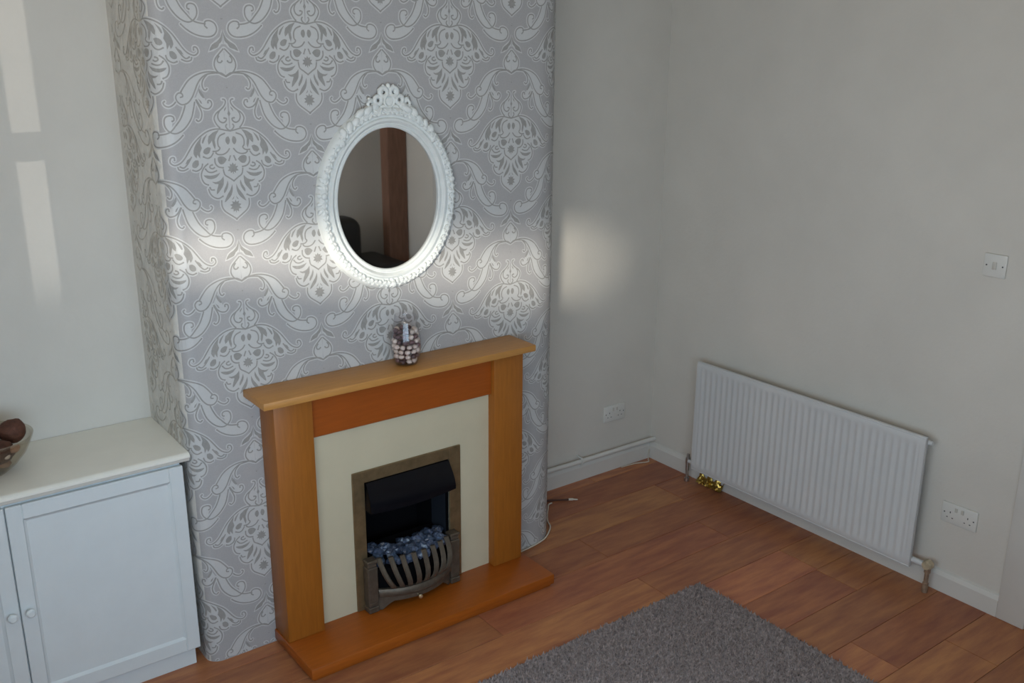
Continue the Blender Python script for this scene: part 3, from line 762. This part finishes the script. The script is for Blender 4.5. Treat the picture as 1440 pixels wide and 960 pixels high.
for j in range(-2, 3):
    a = PI/2+j*0.50
    m.ellip((ccx+0.036*math.cos(a)*1.0, BY-0.012, ccz+0.016+0.033*math.sin(a)), (0.013, 0.008, 0.0085), Matrix.Rotation(-a, 3, 'Y'), 2, 0.2, j)
for s in (-1, 0, 1):
    m.ellip((ccx+s*0.03, BY-0.016, ccz-0.036), (0.024, 0.012, 0.010), None, 2, 0.3, s+2)
cr = obj('crest', m, MT['white_frame'], mi, smooth='all', label='pierced scroll crest on top of the frame')
m = MB().lathe([(0.0, -0.023), (0.012, -0.022), (0.0145, -0.019), (0.016, -0.022), (0.020, -0.024), (0.0235, -0.019), (0.0235, -0.002)], (ccx, BY, ccz), 28, 'y')
obj('medallion', m, MT['white_frame'], cr, smooth=True)

# ---- glass vase of pebbles on the mantel
vx, vy, vz = -1.768, -0.492, 0.998
vs_ = thing('glass_vase', (vx, vy, vz), 'clear egg-shaped glass vase filled with pebbles on the mantel shelf', 'vase')
outer = [(0.030, 0.0), (0.041, 0.004), (0.051, 0.030), (0.0565, 0.065), (0.056, 0.095), (0.050, 0.130), (0.043, 0.160), (0.039, 0.186)]
inner = [(r-0.0022, max(h, 0.006)) for r, h in reversed(outer)]
obj('glass_body', MB().lathe([(0.0, 0.0)] + outer + [(0.0378, 0.187)] + inner + [(0.0, 0.006)], (vx, vy, vz), 36), MT['glass'], vs_, smooth='all')
def rad(h):
    for (r0, h0), (r1, h1) in zip(outer[:-1], outer[1:]):
        if h0 <= h <= h1: return r0+(r1-r0)*(h-h0)/(h1-h0)
    return 0.03
rp = random.Random(5)
pm = {}
for kind in ('light', 'dark'):
    pm[kind] = []
cnt = 0
h = 0.017
while h < 0.146:
    R_ = rad(h)-0.0022-0.0122
    num = max(4, int(2*PI*R_/0.0235))
    ph = rp.random()*6
    for j in range(num+ (1 if R_ > 0.025 else 0)):
        a = ph+2*PI*j/num
        r_ = R_ if j < num else 0.006
        dirc = math.cos(a-4.0)      # side facing the room
        kind = 'light' if (rp.random() < (0.62 if 0.03 < h < 0.10 else 0.25)+0.15*math.cos(a+0.6)) else 'dark'
        sz = rp.uniform(0.0104, 0.0122)
        if len(pm[kind]) < 4:
            o = obj('pebble', MB().ellip((0,0,0), (sz, sz*0.85, sz*0.72), None, 2, 0.25, cnt), MT['peb_'+kind], smooth='all'); pm[kind].append(o.data)
        else:
            o = bpy.data.objects.new('pebble', pm[kind][cnt % 4]); COL.objects.link(o)
        o.rotation_euler = (rp.uniform(-.4, .4), rp.uniform(-.4, .4), rp.uniform(0, 6))
        o.location = (vx+r_*math.cos(a), vy+r_*math.sin(a), vz+h)
        add_props(o, ('pale cream pebble' if kind == 'light' else 'dark plum pebble') + ' inside the glass vase on the mantel shelf', 'pebble', ('pale' if kind == 'light' else 'dark') + ' pebbles in the glass vase')
        cnt += 1
    h += 0.0185

# ---- alcove cupboard
CF = -0.392
cb = thing('alcove_cupboard', (-3.1, -0.2, 0), 'white painted alcove cupboard with framed doors and flat top', 'cupboard')
m = MB()
m.box(-3.672, -2.582, -0.372, -0.003, 0.07, 0.782); m.box(-3.672, -2.600, -0.35, -0.003, 0.0, 0.07)
obj('carcass', m, MT['cab'], cb)
obj('plinth', MB().box(-3.672, -2.590, -0.366, -0.351, 0.0005, 0.07), MT['cab'], cb)
m = MB()
# moulded top board: profile in y/z extruded along x
pr = [(-0.003, 0.817), (-0.395, 0.817), (-0.405, 0.815), (-0.411, 0.808), (-0.411, 0.801), (-0.406, 0.797), (-0.403, 0.793), (-0.400, 0.787), (-0.392, 0.782), (-0.003, 0.782)]
k = len(pr)
vs = [(x, y, z) for x in (-3.675, -2.5565) for y, z in pr]
m.add(vs, [(j, (j+1) % k, k+(j+1) % k, k+j) for j in range(k)] + [tuple(range(k)), tuple(reversed(range(k, 2*k)))])
obj('top_board', m, MT['cab_top'], cb, smooth=True)
def cup_door(x0, x1, knob_x):
    z0, z1, sw, rw = 0.075, 0.770, 0.046, 0.050
    m = MB()
    m.bbox(x0, x0+sw, CF, CF+0.018, z0, z1, 0.0025, 1); m.bbox(x1-sw, x1, CF, CF+0.018, z0, z1, 0.0025, 1)
    m.bbox(x0+sw, x1-sw, CF, CF+0.018, z1-rw, z1, 0.0025, 1); m.bbox(x0+sw, x1-sw, CF, CF+0.018, z0, z0+rw, 0.0025, 1)
    d = obj('door', m, MT['cab'], cb)
    obj('door_panel', MB().box(x0+sw-0.002, x1-sw+0.002, CF+0.007, CF+0.015, z0+rw-0.002, z1-rw+0.002), MT['cab'], d)
    # bevelled bead round the panel
    bx0, bx1, bz0, bz1, b = x0+sw, x1-sw, z0+rw, z1-rw, 0.008
    m = MB()
    m.add([(bx0,CF+0.001,bz0),(bx1,CF+0.001,bz0),(bx1,CF+0.001,bz1),(bx0,CF+0.001,bz1),(bx0+b,CF+0.0068,bz0+b),(bx1-b,CF+0.0068,bz0+b),(bx1-b,CF+0.0068,bz1-b),(bx0+b,CF+0.0068,bz1-b)],
          [(0,1,5,4),(1,2,6,5),(2,3,7,6),(3,0,4,7)])
    obj('panel_bead', m, MT['cab'], d)
    obj('knob', MB().lathe([(0.0, -0.028), (0.009, -0.027), (0.0145, -0.021), (0.0145, -0.016), (0.008, -0.009), (0.006, -0.003), (0.008, 0.0)], (knob_x, CF, 0.412), 20, 'y'), MT['cab'], d, smooth=True)
cup_door(-3.1145, -2.5775, -3.090)
cup_door(-3.658, -3.1185, -3.142)

# ---- bowl with decorative balls on the cupboard top
bx, by, bz = -3.118, -0.205, 0.817
bw = thing('glass_bowl', (bx, by, bz), 'tinted glass bowl of brown balls on the cupboard top', 'bowl')
out_ = [(0.045, 0.0), (0.052, 0.003), (0.085, 0.030), (0.115, 0.066), (0.134, 0.104), (0.140, 0.122)]
inn_ = [(r-0.003, max(h+0.002, 0.006)) for r, h in reversed(out_)]
obj('bowl_body', MB().lathe([(0.0, 0.0)] + out_ + inn_ + [(0.0, 0.006)], (bx, by, bz), 48), MT['smoke_glass'], bw, smooth='all')
balls = [(0.086, 0.030, 0.116, 0.042, 'dark brown ball highest against the rim of the bowl'), (0.020, 0.052, 0.112, 0.040, 'brown ball at the back of the bowl'),
         (0.030, -0.045, 0.082, 0.044, 'reddish brown ball at the front of the bowl'), (-0.055, 0.0, 0.100, 0.044, 'brown ball on the hidden left side of the bowl'),
         (0.0, 0.0, 0.045, 0.036, 'brown ball at the bottom of the bowl'), (0.058, -0.016, 0.068, 0.024, 'small brown ball low against the right side of the bowl')]
for i, (dx, dy, dz, r, lab) in enumerate(balls):
    o = obj('decorative_ball', MB().ellip((bx+dx, by+dy, bz+dz), (r, r, r*0.9), None, 3, 0.15, i), MT['ball'], smooth='all', label=lab, cat='ball', group='brown balls in the glass bowl')
rb = random.Random(9)
for i, (dx, dy, dz) in enumerate([(0.045, -0.075, 0.075), (0.070, -0.060, 0.088), (0.028, 0.002, 0.128), (0.040, -0.030, 0.034), (0.070, 0.055, 0.072)]):
    pal = i in (0, 2, 4)
    lab = ['pale pebble at the front of the bowl', 'tan dried petal beside the front ball in the bowl', 'pale pebble between the upper balls in the bowl', 'tan dried petal low in the bowl', 'pale pebble behind the dark ball in the bowl'][i]
    r = 0.015 if pal else 0.022
    obj('pebble' if pal else 'dried_petal', MB().ellip((bx+dx, by+dy, bz+dz), (r, r*0.8, r*0.6), Matrix.Rotation(rb.uniform(0, 3), 3, 'Z'), 2, 0.3, i), MT['peb_light'] if pal else MT['petal'], smooth='all', label=lab, cat='pebble' if pal else 'petal')

# ---- radiator
RY0, RY1, RZ0, RZ1, RXF = -1.582, -0.386, 0.092, 0.652, -0.078
ra = thing('radiator', (-0.05, -0.98, 0.09), 'white fluted panel radiator under bare wall', 'radiator')
m = MB()
NF = 36; ns = NF*8; zz = [RZ0, RZ0+0.012, RZ0+0.030, RZ0+0.050, RZ1-0.050, RZ1-0.030, RZ1-0.012, RZ1]
depth = [0.004, 0.0, 0.0, 1.0, 1.0, 0.0, 0.0, 0.004]
vs = []
for j, z in enumerate(zz):
    for i in range(ns+1):
        y = RY1+(RY0-RY1)*i/ns
        ph = (i % 8)/8
        g = 0.0
        if 0.02 < i/ns < 0.98:
            g = 0.0055*(0.5-0.5*math.cos(2*PI*ph))**0.8
        x = RXF + (g*depth[j] if depth[j] == 1.0 else (0.004 if j in (0, 7) else 0.0))
        vs.append((x, y, z))
r_ = ns+1
fs = [(j*r_+i, j*r_+i+1, (j+1)*r_+i+1, (j+1)*r_+i) for j in range(len(zz)-1) for i in range(ns)]
m.add(vs, fs)
obj('front_panel', m, MT['rad'], ra, smooth='all')
m = MB()
m.box(RXF+0.016, RXF+0.020, RY0, RY1, RZ0, RZ1)
m.box(RXF+0.003, RXF+0.018, RY0, RY0+0.003, RZ0, RZ1); m.box(RXF+0.003, RXF+0.018, RY1-0.003, RY1, RZ0, RZ1)
m.bbox(RXF+0.002, RXF+0.020, RY0, RY1, RZ1-0.004, RZ1+0.004, 0.003, 2); m.bbox(RXF+0.002, RXF+0.020, RY0, RY1, RZ0-0.004, RZ0+0.004, 0.003, 2)
obj('back_panel', m, MT['rad'], ra)
m = MB()
for i in range(48):
    y = RY1-0.05-(RY1-RY0-0.1)*i/47
    m.box(RXF+0.020, RXF+0.052, y-0.0008, y+0.0008, RZ0+0.06, RZ1-0.06)
obj('convector_fin', m, MT['rad'], ra, kind='stuff')
for y in (RY0+0.15, RY1-0.15):
    obj('wall_bracket', MB().box(RXF+0.02, XR-0.0005, y-0.012, y+0.012, RZ0+0.03, RZ1-0.04), MT['rad'], ra)
obj('bleed_plug', MB().tube([(RXF+0.028, RY0+0.03, RZ1-0.022), (RXF+0.028, RY0-0.016, RZ1-0.022)], [0.010, 0.009], 10), MT['rad'], ra, smooth=True)
# near valve: white stub, yellowed head, riser
vlv = obj('valve_body', MB().tube([(-0.052, RY0+0.02, 0.118), (-0.052, RY0-0.060, 0.118)], [0.012, 0.012], 12), MT['rad'], ra, smooth=True, label='white valve tail')
obj('valve_head', MB().lathe([(0.0, -0.022), (0.016, -0.021), (0.020, -0.014), (0.020, 0.010), (0.012, 0.016), (0.0, 0.016)], (-0.052, RY0-0.068, 0.124), 16, 'x'), MT['valve'], vlv, smooth=True)
obj('riser_pipe', MB().tube([(-0.052, RY0-0.068, 0.112), (-0.052, RY0-0.068, 0.09), (-0.052, RY0-0.068, 0.088), (-0.052, RY0-0.068, 0.045), (-0.052, RY0-0.068, 0.043), (-0.052, RY0-0.068, 0.001)], [0.013, 0.013, 0.009, 0.009, 0.012, 0.012], 12), MT['copper'], vlv, smooth=True)
vlv = obj('valve_body', MB().tube([(-0.052, RY1-0.02, 0.112), (-0.052, RY1+0.045, 0.112)], 0.010, 12), MT['rad'], ra, smooth=True)
obj('valve_head', MB().tube([(-0.052, RY1+0.045, 0.098), (-0.052, RY1+0.045, 0.128), (-0.052, RY1+0.045, 0.130), (-0.052, RY1+0.045, 0.148)], [0.012, 0.012, 0.008, 0.007], 12), MT['chrome'], vlv, smooth=True)
obj('riser_pipe', MB().tube([(-0.052, RY1+0.045, 0.1), (-0.052, RY1+0.045, 0.06), (-0.052, RY1+0.045, 0.058), (-0.052, RY1+0.045, 0.02), (-0.052, RY1+0.045, 0.018), (-0.052, RY1+0.045, 0.001)], [0.010, 0.010, 0.0075, 0.0075, 0.013, 0.013], 12), MT['chrome'], vlv, smooth=True)

# ---- crumpled gold foil under the radiator
m = MB(); nx, ny = 8, 22
vs = []
for i in range(ny+1):
    for j in range(nx+1):
        y = -0.385-0.165*i/ny; s = j/nx
        x = -0.036+0.034*s
        z = 0.004+0.055*s**1.2*(0.7+0.3*math.sin(i*0.9)) + 0.012*(noise.noise((i*0.75, j*0.9, 2.0))+0.3)
        vs.append((min(-0.001, x+0.008*noise.noise((i*.8, j*.7, 9))), y+0.006*noise.noise((i*.9, j*.8, 5)), max(0.002, z)))
r_ = nx+1
m.add(vs, [(i*r_+j, i*r_+j+1, (i+1)*r_+j+1, (i+1)*r_+j) for i in range(ny) for j in range(nx)])
obj('foil_wrapper', m, MT['gold'], label='crumpled shiny gold foil lying under the far end of the radiator', cat='foil')

# ---- pipe along the alcove skirting
pp = thing('heating_pipe', (-0.45, -0.03, 0.1), 'white painted pipe clipped along the alcove skirting board', 'pipe')
obj('pipe_run', MB().tube([(BX1+0.002, -0.032, 0.116), (-0.5, -0.032, 0.114), (XR-0.001, -0.032, 0.112)], 0.012, 14), MT['gloss'], pp, smooth=True)
m = MB()
m.tube([(-0.500, -0.0005, 0.135), (-0.500, -0.020, 0.133), (-0.500, -0.040, 0.130), (-0.500, -0.048, 0.116), (-0.500, -0.042, 0.101), (-0.500, -0.022, 0.097)], 0.0055, 8)
obj('pipe_clip', m, MT['gloss'], pp, smooth=True)

# ---- electrical plates
def socket(name, org, ax, label):
    # ax: 'y' plate on the far wall facing -y ; 'x' plate on the right wall facing -x
    e = thing(name, org, label, 'socket', 'double wall sockets')
    def P(a, d, b):       # a along wall, d out of wall, b up
        return (org[0]+a, org[1]-d, org[2]+b) if ax == 'y' else (org[0]-d, org[1]-a, org[2]+b)
    def bx_(a0, a1, d0, d1, b0, b1, bev, seg=2):
        m = MB(); p, q = P(a0, d0, b0), P(a1, d1, b1)
        return m.bbox(min(p[0],q[0]), max(p[0],q[0]), min(p[1],q[1]), max(p[1],q[1]), min(p[2],q[2]), max(p[2],q[2]), bev, seg)
    obj('face_plate', bx_(-0.073, 0.073, 0.0, 0.010, -0.043, 0.043, 0.004), MT['plastic'], e, smooth=True)
    for c in (-0.036, 0.036):
        for (a, b, ww, hh) in ((c, 0.004, 0.002, 0.004), (c-0.011, -0.018, 0.0032, 0.002), (c+0.011, -0.018, 0.0032, 0.002)):
            obj('pin_slot', bx_(a-ww, a+ww, 0.0095, 0.0103, b-hh, b+hh, 0.0002, 1), MT['hole'], e)
        a = c*0.36
        obj('rocker', bx_(a-0.0055, a+0.0055, 0.009, 0.013, 0.012, 0.030, 0.001, 1), MT['plastic_old'], e)
    for c in (-0.060, 0.060):
        obj('screw', bx_(c-0.0028, c+0.0028, 0.0095, 0.0106, -0.0028, 0.0028, 0.0004, 1), MT['hole'], e)
socket('double_socket', (-0.258, 0.0, 0.314), 'y', 'white double socket on the alcove wall above the pipe')
socket('double_socket', (XR, -1.712, 0.345), 'x', 'white double socket on the wall right of the radiator')
sw = thing('light_switch', (XR, -1.701, 1.353), 'square white light switch on the right wall', 'light switch')
yc, zc = -1.701, 1.353
obj('face_plate', MB().bbox(XR-0.009, XR, yc-0.043, yc+0.043, zc-0.043, zc+0.043, 0.004), MT['plastic'], sw, smooth=True)
obj('rocker', MB().bbox(XR-0.013, XR-0.008, yc-0.008, yc+0.008, zc-0.014, zc+0.014, 0.002), MT['plastic_old'], sw, smooth=True)
for s in (-1, 1):
    obj('screw', MB().lathe([(0.0, -0.0106), (0.003, -0.0104), (0.003, -0.008)], (XR, yc+s*0.030, zc), 10, 'x'), MT['hole'], sw)

# ---- cords on the floor
pts = [(-1.235, -0.432, 0.006), (-1.172, -0.426, 0.006), (-1.112, -0.419, 0.006), (-1.028, -0.398, 0.006), (-0.966, -0.356, 0.006), (-0.929, -0.318, 0.006), (-0.912, -0.281, 0.006), (-0.880, -0.235, 0.007), (-0.835, -0.185, 0.010), (-0.803, -0.150, 0.008), (-0.775, -0.14, 0.006)]
obj('power_cord', MB().tube(catmull(pts, 5), 0.0036, 8), MT['cord'], smooth='all', label='thin white cord looping round the foot of the chimney breast', cat='cord')
pts = [(-0.90, -0.035, 0.005), (-0.84, -0.07, 0.005), (-0.779, -0.105, 0.005), (-0.728, -0.132, 0.005), (-0.683, -0.162, 0.006)]
ac = thing('brown_cord', (-0.72, -0.13, 0), 'short brown cord with a pale plug end on the alcove floor', 'cord')
obj('flex', MB().tube(catmull(pts, 4), 0.0042, 8), MT['brown_cord'], ac, smooth='all')
obj('plug_end', MB().tube([(-0.685, -0.160, 0.0065), (-0.668, -0.172, 0.007), (-0.667, -0.173, 0.007), (-0.650, -0.186, 0.006)], [0.0060, 0.0062, 0.004, 0.0035], 10), MT['cord'], ac, smooth=True)
pts = [(-0.215, -0.030, 0.005), (-0.123, -0.038, 0.005), (-0.053, -0.062, 0.005), (-0.030, -0.042, 0.006), (-0.012, -0.024, 0.020), (-0.004, -0.021, 0.05)]
obj('white_wire', MB().tube(catmull(pts, 4), 0.0032, 8), MT['cord'], smooth='all', label='thin white wire lying in the corner under the pipe', cat='cord')

# ---- rug
rg = thing('rug', (-1.45, -1.85, 0.0), 'grey shaggy rug lying in front of the hearth', 'rug')
gx0, gx1, gy0, gy1 = -2.15, -0.748, -2.55, -1.068
obj('rug_backing', MB().bbox(gx0, gx1, gy0, gy1, 0.0012, 0.009, 0.003, 1), MT['rug'], rg)
rr = random.Random(21)
m = MB()
y = gy1-0.004
vs = []; fs = []
while y > -2.2:
    x = gx1-0.004
    while x > -2.1:
        cx, cy = x+rr.uniform(-.004, .004), y+rr.uniform(-.004, .004)
        hgt = rr.uniform(0.014, 0.024); lx, ly = rr.uniform(-.009, .009), rr.uniform(-.009, .009)
        a = rr.uniform(0, 6.28); r = 0.0042
        k = len(vs)
        for j in range(3):
            vs.append((cx+r*math.cos(a+j*2.094), cy+r*math.sin(a+j*2.094), 0.008))
        vs.append((cx+lx, cy+ly, hgt))
        fs += [(k, k+1, k+3), (k+1, k+2, k+3), (k+2, k, k+3)]
        x -= 0.0085
    y -= 0.0085
me = bpy.data.meshes.new('rug_pile'); me.from_pydata([(v[0]-rg.location.x, v[1]-rg.location.y, v[2]) for v in vs], [], fs); me.materials.append(MT['rug2'])
o = bpy.data.objects.new('rug_pile', me); COL.objects.link(o); o.parent = rg; o['kind'] = 'stuff'

# ---- things seen only in the mirror: corner post and black armchair
po = thing('timber_post', (-0.06, -3.36, 0), 'brown timber post in the corner reflected in the mirror', 'post')
obj('post_shaft', MB().bbox(-0.135, XR-0.002, -3.42, -3.32, 0.0, ZC-0.001, 0.006, 2), MT['post'], po)
ch = thing('armchair', (-0.72, -3.15, 0), 'black leather armchair reflected at the bottom of the mirror', 'armchair')
obj('seat', MB().bbox(-1.02, -0.42, -3.30, -2.72, 0.12, 0.45, 0.05, 4), MT['leather'], ch, smooth=True)
obj('backrest', MB().bbox(-1.04, -0.36, -3.52, -3.26, 0.12, 1.00, 0.09, 5), MT['leather'], ch, smooth=True)
obj('armrest', MB().bbox(-0.42, -0.15, -3.50, -2.95, 0.08, 0.72, 0.07, 5), MT['leather'], ch, smooth=True)
obj('armrest', MB().bbox(-1.28, -1.02, -3.50, -2.70, 0.08, 0.66, 0.07, 5), MT['leather'], ch, smooth=True)
for x in (-1.22, -0.22):
    for y in (-3.44, -2.76):
        obj('leg', MB().tube([(x, y, 0.0), (x, y, 0.09)], [0.018, 0.025], 10), MT['soot'], ch)
